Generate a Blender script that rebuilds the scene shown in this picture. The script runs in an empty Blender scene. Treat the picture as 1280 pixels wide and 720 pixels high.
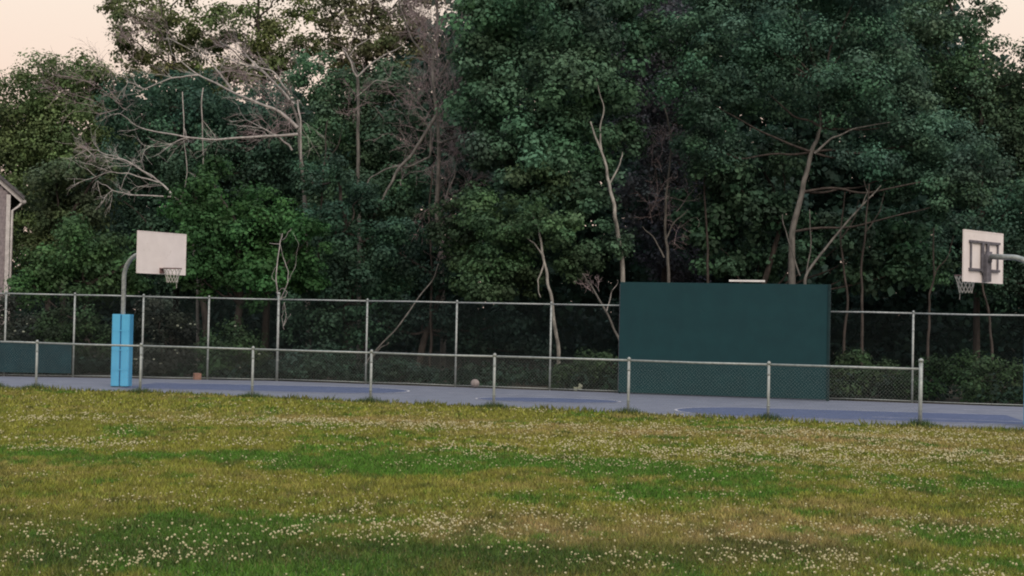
import bpy, math, random
import numpy as np
from mathutils import Vector, Matrix
random.seed(7); RNG = np.random.default_rng(11)
S = bpy.context.scene
COL = S.collection

# ------------------------------------------------------------------ camera
F = 1940.0                      # focal length in pixels of a 1280 wide picture
EYE = 1.93
PITCH = math.atan(40/F); ROLL = math.radians(1.2)
fw = Vector((0, math.cos(PITCH), math.sin(PITCH)))
r0 = Vector((1, 0, 0)); u0 = Vector((0, -math.sin(PITCH), math.cos(PITCH)))
cr = r0*math.cos(ROLL) + u0*math.sin(ROLL)
cu = -r0*math.sin(ROLL) + u0*math.cos(ROLL)
cam = bpy.data.cameras.new('camera'); camo = bpy.data.objects.new('camera', cam); COL.objects.link(camo)
m = Matrix((cr, cu, -fw)).transposed().to_4x4(); m.translation = Vector((0, 0, EYE)); camo.matrix_world = m
cam.sensor_width = 36; cam.lens = F/1280*36; cam.clip_end = 3000; cam.clip_start = 0.1
S.camera = camo

def P(px, py, Y):               # the point seen at pixel px,py that stands Y metres away
    d = fw + cr*((px-640)/F) + cu*((360-py)/F)
    t = Y/d.y
    return Vector((0, 0, EYE)) + d*t
def G(px, Y, z=0.0):            # point of height z at depth Y in the column px
    py = 480
    for _ in range(6):
        p = P(px, py, Y); py += (p.z-z)*F/Y
    p = P(px, py, Y); return Vector((p.x, Y, z))
def GP(px, py):                 # ground point seen at a pixel
    d = fw + cr*((px-640)/F) + cu*((360-py)/F)
    t = -EYE/d.z
    return Vector((d.x*t, d.y*t, 0))

# ------------------------------------------------------------------ light
W = bpy.data.worlds.new("World"); S.world = W; W.use_nodes = True
nt = W.node_tree; nt.nodes.clear()
out = nt.nodes.new('ShaderNodeOutputWorld'); bg = nt.nodes.new('ShaderNodeBackground')
tc = nt.nodes.new('ShaderNodeTexCoord'); sep = nt.nodes.new('ShaderNodeSeparateXYZ')
nt.links.new(tc.outputs['Generated'], sep.inputs[0])
FILL_SUN_EL, FILL_SUN_AZ = math.radians(40), math.radians(165)       # added soft fill behind the camera, raised far above dusk height; the sky ahead takes the pink of the anti-twilight
sky = nt.nodes.new('ShaderNodeTexSky'); sky.sky_type = 'NISHITA'; sky.sun_disc = False
sky.sun_elevation = FILL_SUN_EL; sky.sun_rotation = FILL_SUN_AZ
# dusk afterglow: peach towards the horizon, pale grey blue overhead, dimmed behind the camera to deepen foliage shading
up = nt.nodes.new('ShaderNodeValToRGB'); nt.links.new(sep.outputs['Z'], up.inputs[0])
e = up.color_ramp.elements
e[0].position = 0.0; e[0].color = (0.90, 0.66, 0.55, 1)
e[1].position = 1.0; e[1].color = (1.0, 1.08, 1.22, 1)
for p_, c_ in ((0.12, (0.98, 0.74, 0.60, 1)), (0.21, (1.03, 0.88, 0.74, 1)), (0.5, (1.0, 1.0, 1.03, 1))):
    k = e.new(p_); k.color = c_
rear_dim = nt.nodes.new('ShaderNodeMapRange'); nt.links.new(sep.outputs['Y'], rear_dim.inputs[0])
rear_dim.inputs['From Min'].default_value = -0.9; rear_dim.inputs['From Max'].default_value = 0.8
rear_dim.inputs['To Min'].default_value = 0.78; rear_dim.inputs['To Max'].default_value = 1.0
mul = nt.nodes.new('ShaderNodeMixRGB'); mul.blend_type = 'MULTIPLY'; mul.inputs[0].default_value = 1
nt.links.new(up.outputs[0], mul.inputs[1]); nt.links.new(rear_dim.outputs[0], mul.inputs[2])
skm = nt.nodes.new('ShaderNodeMixRGB'); skm.blend_type = 'MULTIPLY'; skm.inputs[0].default_value = 1
skm.inputs[2].default_value = (0.08, 0.08, 0.08, 1); nt.links.new(sky.outputs[0], skm.inputs[1])
add = nt.nodes.new('ShaderNodeMixRGB'); add.blend_type = 'MIX'; add.inputs[0].default_value = 0.05
nt.links.new(mul.outputs[0], add.inputs[1]); nt.links.new(skm.outputs[0], add.inputs[2])
nt.links.new(add.outputs[0], bg.inputs[0]); bg.inputs[1].default_value = 1.0
nt.links.new(bg.outputs[0], out.inputs[0])
sl = bpy.data.lights.new('fill_sun', 'SUN'); sl.energy = 2.2; sl.angle = math.radians(45); sl.color = (1, .82, .66)  # broad fill added to brighten boards, crowns and grass
so = bpy.data.objects.new('fill_sun', sl); COL.objects.link(so)
so.rotation_euler = (math.pi/2-FILL_SUN_EL, 0, math.pi-FILL_SUN_AZ)
S.view_settings.view_transform = 'Standard'; S.view_settings.look = 'None'
S.view_settings.exposure = 0.0; S.view_settings.gamma = 1.0
S.render.engine = 'CYCLES'; S.cycles.filter_width = 2.0      # soft phone-camera sharpness

# ------------------------------------------------------------------ materials
def mat(name, c1, c2=None, scale=8, rough=.7, metal=0, bump=0, detail=4, attr=False, trans=0, spots=None, coords='Object', stretch=(1, 1, 1)):
    M = bpy.data.materials.new(name); M.use_nodes = True; t = M.node_tree
    b = t.nodes['Principled BSDF']; b.inputs['Roughness'].default_value = rough; b.inputs['Metallic'].default_value = metal
    if metal < .5: b.inputs['Specular IOR Level'].default_value = .25
    co = t.nodes.new('ShaderNodeTexCoord'); mp = t.nodes.new('ShaderNodeMapping'); mp.inputs['Scale'].default_value = stretch
    t.links.new(co.outputs[coords], mp.inputs[0])
    n = t.nodes.new('ShaderNodeTexNoise'); n.inputs['Scale'].default_value = scale; n.inputs['Detail'].default_value = detail
    t.links.new(mp.outputs[0], n.inputs[0])
    r = t.nodes.new('ShaderNodeValToRGB'); r.color_ramp.elements[0].position = .35; r.color_ramp.elements[1].position = .65
    c2 = c2 or tuple(x*.75 for x in c1)
    r.color_ramp.elements[0].color = (*c2, 1); r.color_ramp.elements[1].color = (*c1, 1)
    t.links.new(n.outputs['Fac'], r.inputs[0]); last = r.outputs[0]
    if attr:
        a = t.nodes.new('ShaderNodeAttribute'); a.attribute_name = 'col'
        mx = t.nodes.new('ShaderNodeMixRGB'); mx.blend_type = 'MULTIPLY'; mx.inputs[0].default_value = 1
        t.links.new(last, mx.inputs[1]); t.links.new(a.outputs['Color'], mx.inputs[2]); last = mx.outputs[0]
    if spots:
        v = t.nodes.new('ShaderNodeTexNoise'); v.inputs['Scale'].default_value = spots[0]; v.inputs['Detail'].default_value = 6
        t.links.new(mp.outputs[0], v.inputs[0])
        rr = t.nodes.new('ShaderNodeValToRGB'); rr.color_ramp.elements[0].position = spots[1]; rr.color_ramp.elements[1].position = spots[2]
        t.links.new(v.outputs['Fac'], rr.inputs[0])
        mx = t.nodes.new('ShaderNodeMixRGB'); t.links.new(rr.outputs[0], mx.inputs[0]); t.links.new(last, mx.inputs[1])
        mx.inputs[2].default_value = (*spots[3], 1); last = mx.outputs[0]
    t.links.new(last, b.inputs['Base Color'])
    if bump:
        bp = t.nodes.new('ShaderNodeBump'); bp.inputs['Strength'].default_value = bump; bp.inputs['Distance'].default_value = .02
        t.links.new(n.outputs['Fac'], bp.inputs['Height']); t.links.new(bp.outputs[0], b.inputs['Normal'])
    if trans:
        tr = t.nodes.new('ShaderNodeBsdfTranslucent'); t.links.new(last, tr.inputs[0])
        ms = t.nodes.new('ShaderNodeMixShader'); ms.inputs[0].default_value = trans
        t.links.new(b.outputs[0], ms.inputs[1]); t.links.new(tr.outputs[0], ms.inputs[2])
        t.links.new(ms.outputs[0], t.nodes['Material Output'].inputs[0])
    return M
M_leaf = mat('leaves', (1, 1, 1), (.82, .87, .90), scale=.9, rough=.7, attr=True, trans=.25)
M_leaf.node_tree.nodes['Principled BSDF'].inputs['Specular IOR Level'].default_value = .18
M_bark = mat('bark_pale', (.17, .165, .155), (.08, .08, .076), scale=9, rough=.9, bump=.5, stretch=(1, 1, .3))
M_bark_dark = mat('bark_dark', (.07, .06, .055), (.03, .027, .025), scale=9, rough=.9, bump=.5, stretch=(1, 1, .3))
M_dead = mat('dead_wood', (.42, .405, .395), (.26, .25, .245), scale=10, rough=.9, bump=.4, stretch=(1, 1, .4))
M_twig = mat('dead_twigs', (.31, .255, .265), (.21, .17, .18), scale=5, rough=.9)
M_galv = mat('galvanised_steel', (.35, .39, .39), (.24, .275, .275), scale=14, rough=.5, metal=.35, detail=6)
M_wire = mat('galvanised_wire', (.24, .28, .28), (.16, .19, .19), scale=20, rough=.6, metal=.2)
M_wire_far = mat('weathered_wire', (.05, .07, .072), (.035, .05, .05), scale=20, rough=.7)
M_grass = mat('grass', (1, 1, 1), (.8, .8, .8), scale=3, rough=.8, attr=True, trans=.2)
M_lawn = mat('lawn_soil', (.85, .85, .85), (.5, .5, .5), scale=22, rough=.95, attr=True, bump=.8, detail=8)
M_clover = mat('clover_bloom', (.50, .485, .30), (.36, .33, .20), scale=40, rough=.8)
M_litter = mat('leaf_litter', (.05, .04, .03), (.02, .02, .017), scale=6, rough=.95, bump=.6, detail=8)
M_court = mat('court_paint', (.162, .182, .235), (.132, .15, .20), scale=1.6, rough=.75, detail=8, bump=.05, spots=(5, .6, .75, (.22, .22, .28)))
M_key = mat('court_key_paint', (.075, .102, .19), (.062, .086, .165), scale=2.2, rough=.7, detail=8, spots=(6, .6, .75, (.18, .20, .34)))
M_line = mat('court_line_paint', (.55, .56, .60), (.28, .29, .36), scale=4, rough=.7)
M_wall = mat('green_wall_paint', (.0085, .044, .052), (.0075, .038, .046), scale=2.3, rough=.8, detail=12, spots=(24, .62, .75, (.014, .052, .052)))
M_wall_edge = mat('wall_edge_paint', (.008, .03, .034), rough=.8)
M_pad = mat('pad_vinyl', (.10, .42, .68), (.085, .37, .62), scale=3, rough=.45, detail=6)
M_pad_seam = mat('pad_seam', (.01, .07, .20), rough=.6)
M_board = mat('backboard_paint', (.71, .68, .69), (.66, .63, .64), scale=4, rough=.55, detail=8, spots=(9, .62, .8, (.52, .48, .47)))
M_board_edge = mat('backboard_edge', (.35, .34, .36), rough=.6)
M_bracket = mat('bracket_steel', (.16, .16, .19), (.10, .10, .12), scale=12, rough=.6, metal=.3)
M_rim = mat('rim_paint', (.22, .14, .14), (.14, .10, .10), scale=12, rough=.6)
M_net = mat('net_cord', (.50, .50, .48), rough=.9)
M_screen = mat('windscreen_fabric', (.010, .040, .052), (.008, .03, .04), scale=2, rough=.9)
M_white = mat('white_paint', (.72, .73, .72), (.6, .6, .6), scale=6, rough=.6)
M_shingle = mat('weathered_shingle', (.30, .27, .29), (.20, .18, .20), scale=5, rough=.9, stretch=(6, 6, 1), bump=.3)
M_trim = mat('house_trim', (.55, .54, .55), rough=.6)
M_roof = mat('roof_asphalt', (.12, .12, .13), (.07, .07, .08), scale=9, rough=.95)
M_glass = mat('window_glass', (.02, .03, .04), rough=.1)
M_ball = mat('ball_skin', (.27, .24, .235), (.18, .16, .155), scale=9, rough=.7)
M_brick = mat('box_card', (.30, .17, .13), (.2, .12, .09), scale=9, rough=.9)
M_blossom = mat('pale_blossom', (.30, .33, .27), (.20, .24, .18), scale=9, rough=.8)

# ------------------------------------------------------------------ mesh helpers
class MB:
    def __init__(s): s.v = []; s.f = []
    def quadstrip(s, rings, close=True):
        n = len(rings[0]); b = len(s.v)
        for r in rings: s.v += [tuple(p) for p in r]
        for i in range(len(rings)-1):
            for j in range(n):
                k = (j+1) % n
                s.f.append((b+i*n+j, b+i*n+k, b+(i+1)*n+k, b+(i+1)*n+j))
        if close:
            s.f.append(tuple(b+j for j in range(n))[::-1]); s.f.append(tuple(b+(len(rings)-1)*n+j for j in range(n)))
        return s
    def tube(s, pts, rad, n=6, close=True):
        pts = [Vector(p) for p in pts]
        if not hasattr(rad, '__len__'): rad = [rad]*len(pts)
        rings = []; prev = None
        for i, p in enumerate(pts):
            a = pts[max(i-1, 0)]; c = pts[min(i+1, len(pts)-1)]; d = (c-a)
            d = d.normalized() if d.length > 1e-9 else Vector((0, 0, 1))
            if prev is None:
                x = d.orthogonal().normalized()
            else:
                x = prev - d*prev.dot(d); x = x.normalized() if x.length > 1e-6 else d.orthogonal().normalized()
            prev = x; y = d.cross(x)
            rings.append([p + (x*math.cos(2*math.pi*j/n) + y*math.sin(2*math.pi*j/n))*rad[i] for j in range(n)])
        return s.quadstrip(rings, close)
    def box(s, c, size, rot=None):
        b = len(s.v); c = Vector(c)
        for z in (-.5, .5):
            for x, y in ((-.5, -.5), (.5, -.5), (.5, .5), (-.5, .5)):
                q = Vector((x*size[0], y*size[1], z*size[2]))
                if rot: q = rot @ q
                s.v.append(tuple(c+q))
        s.f += [(b+3, b+2, b+1, b), (b+4, b+5, b+6, b+7)]
        for i in range(4): j = (i+1) % 4; s.f.append((b+i, b+j, b+4+j, b+4+i))
        return s
    def ball(s, c, r, nu=8, nv=6, sq=(1, 1, 1)):
        c = Vector(c); rings = []
        for i in range(nv+1):
            t = math.pi*i/nv
            rr = max(math.sin(t), .02)
            rings.append([c + Vector((rr*math.cos(2*math.pi*j/nu)*sq[0], rr*math.sin(2*math.pi*j/nu)*sq[1], -math.cos(t)*sq[2]))*r for j in range(nu)])
        return s.quadstrip(rings)
    def build(s, name, m, parent=None, smooth=False, bevel=0):
        me = bpy.data.meshes.new(name); me.from_pydata(s.v, [], s.f); me.materials.append(m)
        if smooth: me.polygons.foreach_set('use_smooth', [True]*len(me.polygons))
        me.update(); o = bpy.data.objects.new(name, me); COL.objects.link(o); o.parent = parent
        if bevel:
            b = o.modifiers.new('bevel', 'BEVEL'); b.width = bevel; b.segments = 2; b.limit_method = 'ANGLE'
        return o
def tag(o, label=None, cat=None, group=None, kind=None):
    if label: o['label'] = label
    if cat: o['category'] = cat
    if group: o['group'] = group
    if kind: o['kind'] = kind
    return o
def empty(name, loc, label, cat, group=None, rz=0):
    o = bpy.data.objects.new(name, None); COL.objects.link(o); o.location = loc; o.rotation_euler.z = rz
    o.empty_display_size = .3
    return tag(o, label, cat, group)
def copy_part(src, parent, loc=(0, 0, 0), rz=0):
    c = src.copy(); COL.objects.link(c); c.parent = parent; c.location = loc; c.rotation_euler.z = rz; return c
def np_mesh(name, V, nper, m, cols=None, parent=None):
    """V: (N, nper, 3) separate polygons"""
    N = V.shape[0]; me = bpy.data.meshes.new(name)
    me.vertices.add(N*nper); me.vertices.foreach_set('co', V.reshape(-1).astype(np.float32))
    me.loops.add(N*nper); me.loops.foreach_set('vertex_index', np.arange(N*nper, dtype=np.int32))
    me.polygons.add(N); me.polygons.foreach_set('loop_start', np.arange(0, N*nper, nper, dtype=np.int32))
    me.update(calc_edges=True)
    if cols is not None:
        a = me.attributes.new('col', 'FLOAT_COLOR', 'POINT')
        c4 = np.ones((N, nper, 4), np.float32); c4[:, :, :3] = cols[:, None, :] if cols.ndim == 2 else cols
        a.data.foreach_set('color', c4.reshape(-1))
    me.materials.append(m); o = bpy.data.objects.new(name, me); COL.objects.link(o); o.parent = parent
    return o

def vnoise(x, y, seed=0):
    def h(i, j):
        n = (i.astype(np.int64)*374761393 + j.astype(np.int64)*668265263 + seed*982451653) & 0x7fffffff
        n = ((n ^ (n >> 13))*1274126177) & 0x7fffffff
        n = n ^ (n >> 16)
        return (n & 0xffff)/65535.0
    i = np.floor(x); j = np.floor(y); a = x-i; b = y-j; a = a*a*(3-2*a); b = b*b*(3-2*b)
    return (h(i, j)*(1-a)+h(i+1, j)*a)*(1-b)+(h(i, j+1)*(1-a)+h(i+1, j+1)*a)*b
def fbm(x, y, seed=0, o=4):
    s = 0; a = .5; t = 0
    for k in range(o): s = s+a*vnoise(x*2**k+13.7*k, y*2**k-7.1*k, seed+k); t += a; a *= .5
    return s/t

# ------------------------------------------------------------------ lines on the ground
EDGE = [(-24, 41.2), (GP(0, 487).x, GP(0, 487).y), (GP(200, 491.5).x, GP(200, 491.5).y), (GP(450, 503).x, GP(450, 503).y),
        (GP(640, 511).x, GP(640, 511).y), (GP(850, 521).x, GP(850, 521).y), (GP(1050, 531).x, GP(1050, 531).y),
        (GP(1280, 540).x, GP(1280, 540).y), (24, 25.2)]
ex = np.array([p[0] for p in EDGE]); ey = np.array([p[1] for p in EDGE])
def edge_y(x): return np.interp(x, ex, ey)

# lawn patches: (px, py, size across m, size along m, amount)
def patches(lst, X, Y):
    s = np.zeros_like(X)
    for px, py, sx, sy, a in lst:
        c = GP(px, py); s = s + a*np.exp(-((X-c.x)/sx)**2-((Y-c.y)/sy)**2)
    return s
GREEN = [(60, 675, 1.2, 1.6, .8), (200, 680, 1.4, 1.3, .6), (330, 700, .9, .9, .5), (470, 700, 1.2, .9, .5), (760, 712, 1.0, .5, .5), (980, 700, .7, .8, .25),
         (120, 575, 3.2, 1.6, .6), (330, 572, 2.6, 1.5, .55), (500, 570, 1.2, 2.2, .75), (680, 577, 1.6, 1.5, .65), (600, 585, 2, 1.2, .5), (760, 590, 1.8, 1.6, .5), (850, 570, 1.7, 1.4, .55),
         (1000, 610, 1.6, 1.5, .4), (1180, 610, 2, 1.5, .6), (1270, 612, 1.5, 1.5, .6), (900, 655, .7, .9, .25), (1100, 590, 1.2, 1, .3), (620, 545, 2, 1.2, .25), (60, 540, 3, 1.2, .2), (1240, 690, .8, .7, .3)]
BROWN = [(100, 628, 1.0, .8, .5), (420, 655, 1.0, 1.0, .3), (660, 660, 1.4, 1.5, .5), (800, 672, 1.4, 1.2, .5), (1000, 665, 1.4, 1.2, .5), (1180, 668, 1.3, 1.2, .45), (1100, 548, 4, 2, .55), (880, 545, 3, 1.7, .45),
         (1240, 570, 2.2, 1.6, .55), (500, 528, 4, 1.2, .5), (250, 520, 4, 1.0, .25), (1000, 575, 2, 1, .35), (240, 645, 1, .8, .3), (620, 700, 1, 1, .2)]
DENSE = [(60, 700, 1.2, .5, .5), (200, 700, 1.0, .5, .5), (130, 655, 1.5, .4, .3), (460, 660, 1.4, .9, .7), (600, 665, 1.0, .8, .5), (1000, 715, 1.6, .6, .8), (1180, 712, 1.4, .6, .8), (880, 705, 1.2, .5, .5), (1100, 660, 1.4, .9, .6), (1230, 660, 1, 1, .4), (740, 580, 2.4, 1.3, .55),
         (840, 565, 3, 1.4, .6), (1000, 575, 3, 1.4, .7), (1180, 575, 2.5, 1.8, .9), (1000, 545, 4, 1.6, .6), (1250, 550, 2, 1.5, .6), (400, 530, 4, 1, .8), (120, 528, 4, .9, .8), (560, 535, 3, 1.1, .7), (10, 555, 2, 1, .8), (400, 558, 2.4, .5, .6), (250, 587, 2, .6, .3),
         (300, 632, 1.5, .7, .4), (640, 640, 1.6, 1, .4), (930, 600, 2, 1, .4), (700, 555, 3, 1, .4)]
PAINTED_SHADE = [(120, 690, 1.6, 1.4, .5), (600, 705, 1.4, 1.0, .3), (930, 700, 1.3, .9, .3), (400, 640, 3, 1.5, .15), (380, 690, 1.0, .5, .5), (520, 685, .8, .6, .5), (720, 700, 1.2, .5, .6), (900, 690, 1, .5, .5), (110, 690, 1.2, .5, .4), (620, 712, 1, .5, .6), (1000, 690, 1, .5, .4), (240, 660, 1, .5, .3), (50, 655, .8, .6, .4)]  # dark clover patches that also paint in the shade among near blades
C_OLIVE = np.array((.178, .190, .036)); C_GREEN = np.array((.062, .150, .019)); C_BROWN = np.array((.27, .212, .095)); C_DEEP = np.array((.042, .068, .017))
def lawn_fields(X, Y):
    w = fbm(X*.5, Y*.35, 3); w2 = fbm(X*2.2, Y*1.5, 9, 3)
    xw = X+1.6*(fbm(X*.7, Y*.7, 61)-.5)*2; yw = Y+2.0*(fbm(X*.6, Y*.5, 62)-.5)*2
    g = patches(GREEN, xw, yw)*1.0 + (w-.5)*1.9 + (w2-.5)*1.9 + (fbm(X*7, Y*4, 15, 2)-.5)*1.2 - .06
    b = patches(BROWN, X, Y) + (fbm(X*.8, Y*.6, 21)-.5)*1.3 + (w2-.5)*-.7 + (fbm(X*6, Y*3.5, 16, 2)-.5)*.9 - .05
    d = patches(DENSE, X, Y) + (fbm(X*1.3, Y*.9, 33)-.5)*1.4
    return np.clip(g, 0, 1), np.clip(b, 0, 1), np.clip(d, 0, 2)
def lawn_col(X, Y):
    g, b, _ = lawn_fields(X, Y)
    c = C_OLIVE[None, :]*(1-b[:, None]) + C_BROWN[None, :]*b[:, None]
    g = g*g*(3-2*g)
    c = c*(1-g[:, None]) + C_GREEN[None, :]*g[:, None]
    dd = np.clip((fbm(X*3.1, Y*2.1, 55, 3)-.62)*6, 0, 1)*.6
    dd = np.clip(dd + patches(PAINTED_SHADE, X, Y)*(.4+fbm(X*3, Y*2, 91, 3)), 0, .75)
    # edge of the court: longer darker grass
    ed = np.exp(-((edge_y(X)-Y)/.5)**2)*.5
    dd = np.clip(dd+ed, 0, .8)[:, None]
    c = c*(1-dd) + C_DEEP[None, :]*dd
    return c*(.75+.5*fbm(X*6, Y*5, 77, 2))[:, None]

# ground everywhere
mb = MB(); mb.v = [(-900, -900, -.03), (900, -900, -.03), (900, 900, -.03), (-900, 900, -.03)]; mb.f = [(0, 1, 2, 3)]
tag(mb.build('ground', M_litter), kind='structure')
# lawn sheet, colour varies in patches
nx, ny = 190, 190
gx = np.linspace(-22, 22, nx); t_ = np.linspace(0, 1, ny)
XX, TT = np.meshgrid(gx, t_); YY = -6 + TT*(edge_y(XX)+6)
ZZ = .02*(fbm(XX*1.2, YY*1.2, 5, 3)-.5)
me = bpy.data.meshes.new('lawn'); Vv = np.stack([XX, YY, ZZ], -1).reshape(-1, 3)
idx = np.arange(nx*ny).reshape(ny, nx)
Fq = np.stack([idx[:-1, :-1], idx[:-1, 1:], idx[1:, 1:], idx[1:, :-1]], -1).reshape(-1, 4)
me.from_pydata(Vv.tolist(), [], Fq.tolist()); a = me.attributes.new('col', 'FLOAT_COLOR', 'POINT')
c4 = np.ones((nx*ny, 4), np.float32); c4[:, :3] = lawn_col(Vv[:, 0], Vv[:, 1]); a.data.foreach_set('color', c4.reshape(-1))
me.materials.append(M_lawn); lo = bpy.data.objects.new('lawn', me); COL.objects.link(lo); tag(lo, kind='structure')

# court sheet between lawn and far fence
FA = P(346, 400, 45.6); FB = P(1280, 400, 39.4)
def far_y(x): return FA.y + (x-FA.x)*(FB.y-FA.y)/(FB.x-FA.x) if x > FA.x else FA.y - (FA.x-x)*.10
mb = MB(); xs = list(np.linspace(-24, 24, 49)); n = len(xs)
mb.v = [(x, float(edge_y(x))-.25, -.005) for x in xs] + [(x, far_y(x)-.12, -.005) for x in xs]
mb.f = [(i, i+1, n+i+1, n+i) for i in range(n-1)]
# a shallow sheet: lift it above the lawn rim by a few millimetres beyond the lawn's edge
mb.v = [(x, float(edge_y(x))+.0, .004) for x in xs] + [(x, far_y(x)-.12, .004) for x in xs]
tag(mb.build('sports_court', M_court), kind='structure')
def key_shape(tip, deg, length, half):
    d = Vector((math.cos(math.radians(deg)), math.sin(math.radians(deg)), 0)); nrm = Vector((-d.y, d.x, 0))
    c = Vector(tip) - d*half; a = c - d*length
    pts = [a - nrm*half]
    for k in range(25):
        t = -math.pi/2 + math.pi*k/24
        pts.append(c + d*math.cos(t)*half + nrm*math.sin(t)*half)
    pts.append(a + nrm*half); return pts
def sheet(name, pts, z, m):
    mb = MB(); mb.v = [(p.x, p.y, z) for p in pts]; mb.f = [tuple(range(len(pts)))]
    return tag(mb.build(name, m), kind='structure')
def line_strip(name, pts, w, z, m, closed=False):
    mb = MB(); pts = [Vector((p.x, p.y, 0)) for p in pts]; n = len(pts); L = []; R = []
    for i, p in enumerate(pts):
        a = pts[(i-1) % n] if closed else pts[max(i-1, 0)]; b = pts[(i+1) % n] if closed else pts[min(i+1, n-1)]
        d = (b-a).normalized(); q = Vector((-d.y, d.x, 0))*w/2; L.append(p+q); R.append(p-q)
    mb.v = [(p.x, p.y, z) for p in L+R]
    mb.f = [(i, (i+1) % n, n+(i+1) % n, n+i) for i in range(n if closed else n-1)]
    return tag(mb.build(name, m), kind='structure')
kl = key_shape((-2.65, 40.6, 0), -3, 5.4, 1.75); kr = key_shape((3.7, 34.6, 0), 172, 5.6, 1.8)
sheet('court_key', kl, .008, M_key); sheet('court_key', kr, .008, M_key)
line_strip('court_line', kl, .06, .012, M_line); line_strip('court_line', kr, .06, .012, M_line)
cc = GP(685, 500.5)
circ = [Vector((cc.x+1.75*math.cos(t), cc.y+1.1*math.sin(t), 0)) for t in np.linspace(0, 2*math.pi, 33)[:-1]]
sheet('court_centre_circle', circ, .008, M_key); line_strip('court_line', circ, .05, .012, M_line, True)
for a_, b_ in (((1205, 513), (1279, 514)), ((1090, 522), (1340, 530)), ((60, 478), (250, 481)), ((560, 492), (740, 497))):
    p, q = GP(*a_), GP(*b_); line_strip('court_line', [p, (p+q)/2, q], .05, .016, M_line)

# ------------------------------------------------------------------ fences
def chain_mesh(w, h, name, m, parent, step=.075, r=.0010):
    mb = MB()
    def wire(a, b):
        d = (Vector(b)-Vector(a)); L = d.length; d /= L; nn = Vector((-d.z, 0, d.x))*r
        base = len(mb.v); y = Vector((0, r*1.6, 0))
        for p in (Vector(a), Vector(b)):
            mb.v.extend([tuple(p+nn), tuple(p-nn), tuple(p+y)])
        mb.f.extend([(base, base+1, base+4, base+3), (base+1, base+2, base+5, base+4), (base+2, base, base+3, base+5)])
    n = int((w+h)/step)
    for k in range(n):
        s = k*step - h
        x0, x1 = max(s, 0), min(s+h, w)
        if x1-x0 > .01:
            wire((x0, 0, x0-s), (x1, 0, x1-s)); wire((x0, .004, h-(x0-s)), (x1, .004, h-(x1-s)))
    o = mb.build(name, m, parent); o['kind'] = 'stuff'; return o

def fence_between(root, pts, h, post_r, rail_r, meshh, wire_m, step, bottom_rail=True, tall=(), skip=(), z0=.02):
    org = Vector(root.location)
    for i, p in enumerate(pts):
        p = Vector(p)-org; big = i in tall
        hh = h+.14 if big else h
        r = post_r*1.35 if big else post_r
        po = MB().tube([(0, 0, -.3), (0, 0, hh)], r, 10).build('post', M_galv, root, True); po.location = p
        cp = MB().tube([(0, 0, hh-.03), (0, 0, hh+.02), (0, 0, hh+.045)], [r*1.25, r*1.25, r*.3], 10).build('cap', M_galv, po, True)
        if i < len(pts)-1 and i not in skip:
            q = Vector(pts[i+1])-org; d = q-p; L = d.length; ang = math.atan2(d.y, d.x)
            sag = random.uniform(-.01, .01)
            rl = MB().tube([(0, 0, h-.03), (L/2, 0, h-.03+sag), (L, 0, h-.03)], rail_r, 8).build('top_rail', M_galv, root, True)
            rl.location = p; rl.rotation_euler.z = ang
            cm = chain_mesh(L, meshh, 'chain_link_mesh', wire_m, root, step); cm.location = p+Vector((0, 0, z0)); cm.rotation_euler.z = ang
            if bottom_rail:
                bw = MB().tube([(0, 0, .05), (L/2, 0, .05+sag), (L, 0, .05)], rail_r*.55, 6).build('bottom_wire', M_galv, root, True)
                bw.location = p; bw.rotation_euler.z = ang
            for hz in (.25, .8):
                band = MB().tube([(0, 0, h*hz-.015), (0, 0, h*hz+.015)], r*1.2, 8).build('tie_band', M_galv, root, True); band.location = p

# near low fence
N0 = GP(45, 486.5); N1 = GP(1150, 533)
near_px = [45, 175, 315, 463, 617, 785, 960, 1150]
npts = []
for px in near_px:
    # intersection of the pixel column with the fence line
    lo_, hi_ = 0.0, 1.0
    for _ in range(30):
        mid = (lo_+hi_)/2; p = N0.lerp(N1, mid); g = G(px, p.y)
        if g.x > p.x: lo_ = mid
        else: hi_ = mid
    npts.append(N0.lerp(N1, mid))
dN = (N0-N1).normalized()
npts = [N0+dN*7.6, N0+dN*4.6, N0+dN*1.25] + npts
root = empty('low_fence', npts[0], 'low galvanised pipe and chain link fence between the lawn and the court', 'fence')
fence_between(root, npts, 1.16, .030, .024 , 1.10, M_wire, .075, False, tall=(len(npts)-1,))

# tall far fence in two runs either side of the green wall
def on_far(px):
    Y = 44
    for _ in range(20):
        p = G(px, Y); Y = far_y(p.x)
    return G(px, Y)
left_px = [-155, -75, 5, 91, 177, 259, 346, 457, 569, 687, 790]
pts = [on_far(px) for px in left_px]
root = empty('tall_fence', pts[0], 'long tall chain link fence behind the court left of the green wall', 'fence')
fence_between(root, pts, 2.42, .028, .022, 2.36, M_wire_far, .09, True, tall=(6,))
pts = [on_far(px) for px in (1030, 1140, 1288, 1420, 1550)]
root = empty('tall_fence', pts[0], 'tall chain link fence section behind the court right of the green wall', 'fence')
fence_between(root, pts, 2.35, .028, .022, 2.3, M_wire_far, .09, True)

# teal windscreen low on the left of the far fence
a_ = on_far(-60); b_ = on_far(90)
d = b_-a_; L = d.length
root = empty('windscreen', a_+Vector((0, -.10, 0)), 'low dark teal windscreen tied to the far left of the tall fence', 'windscreen', rz=math.atan2(d.y, d.x))
mb = MB(); nn = 40; ring = []
for i in range(nn+1):
    x = L*i/nn; y = .012*math.sin(i*1.3); tz = .98+.012*math.cos(i*1.57)
    ring.append([(x, y-.006, .12), (x, y+.006, .12), (x, y*.5+.006, tz), (x, y*.5-.006, tz)])
mb.quadstrip(ring).build('screen_cloth', M_screen, root)
MB().tube([(0, -.012, .985), (L, -.012, .985)], .012, 6).build('hem', M_wall_edge, root)

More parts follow.
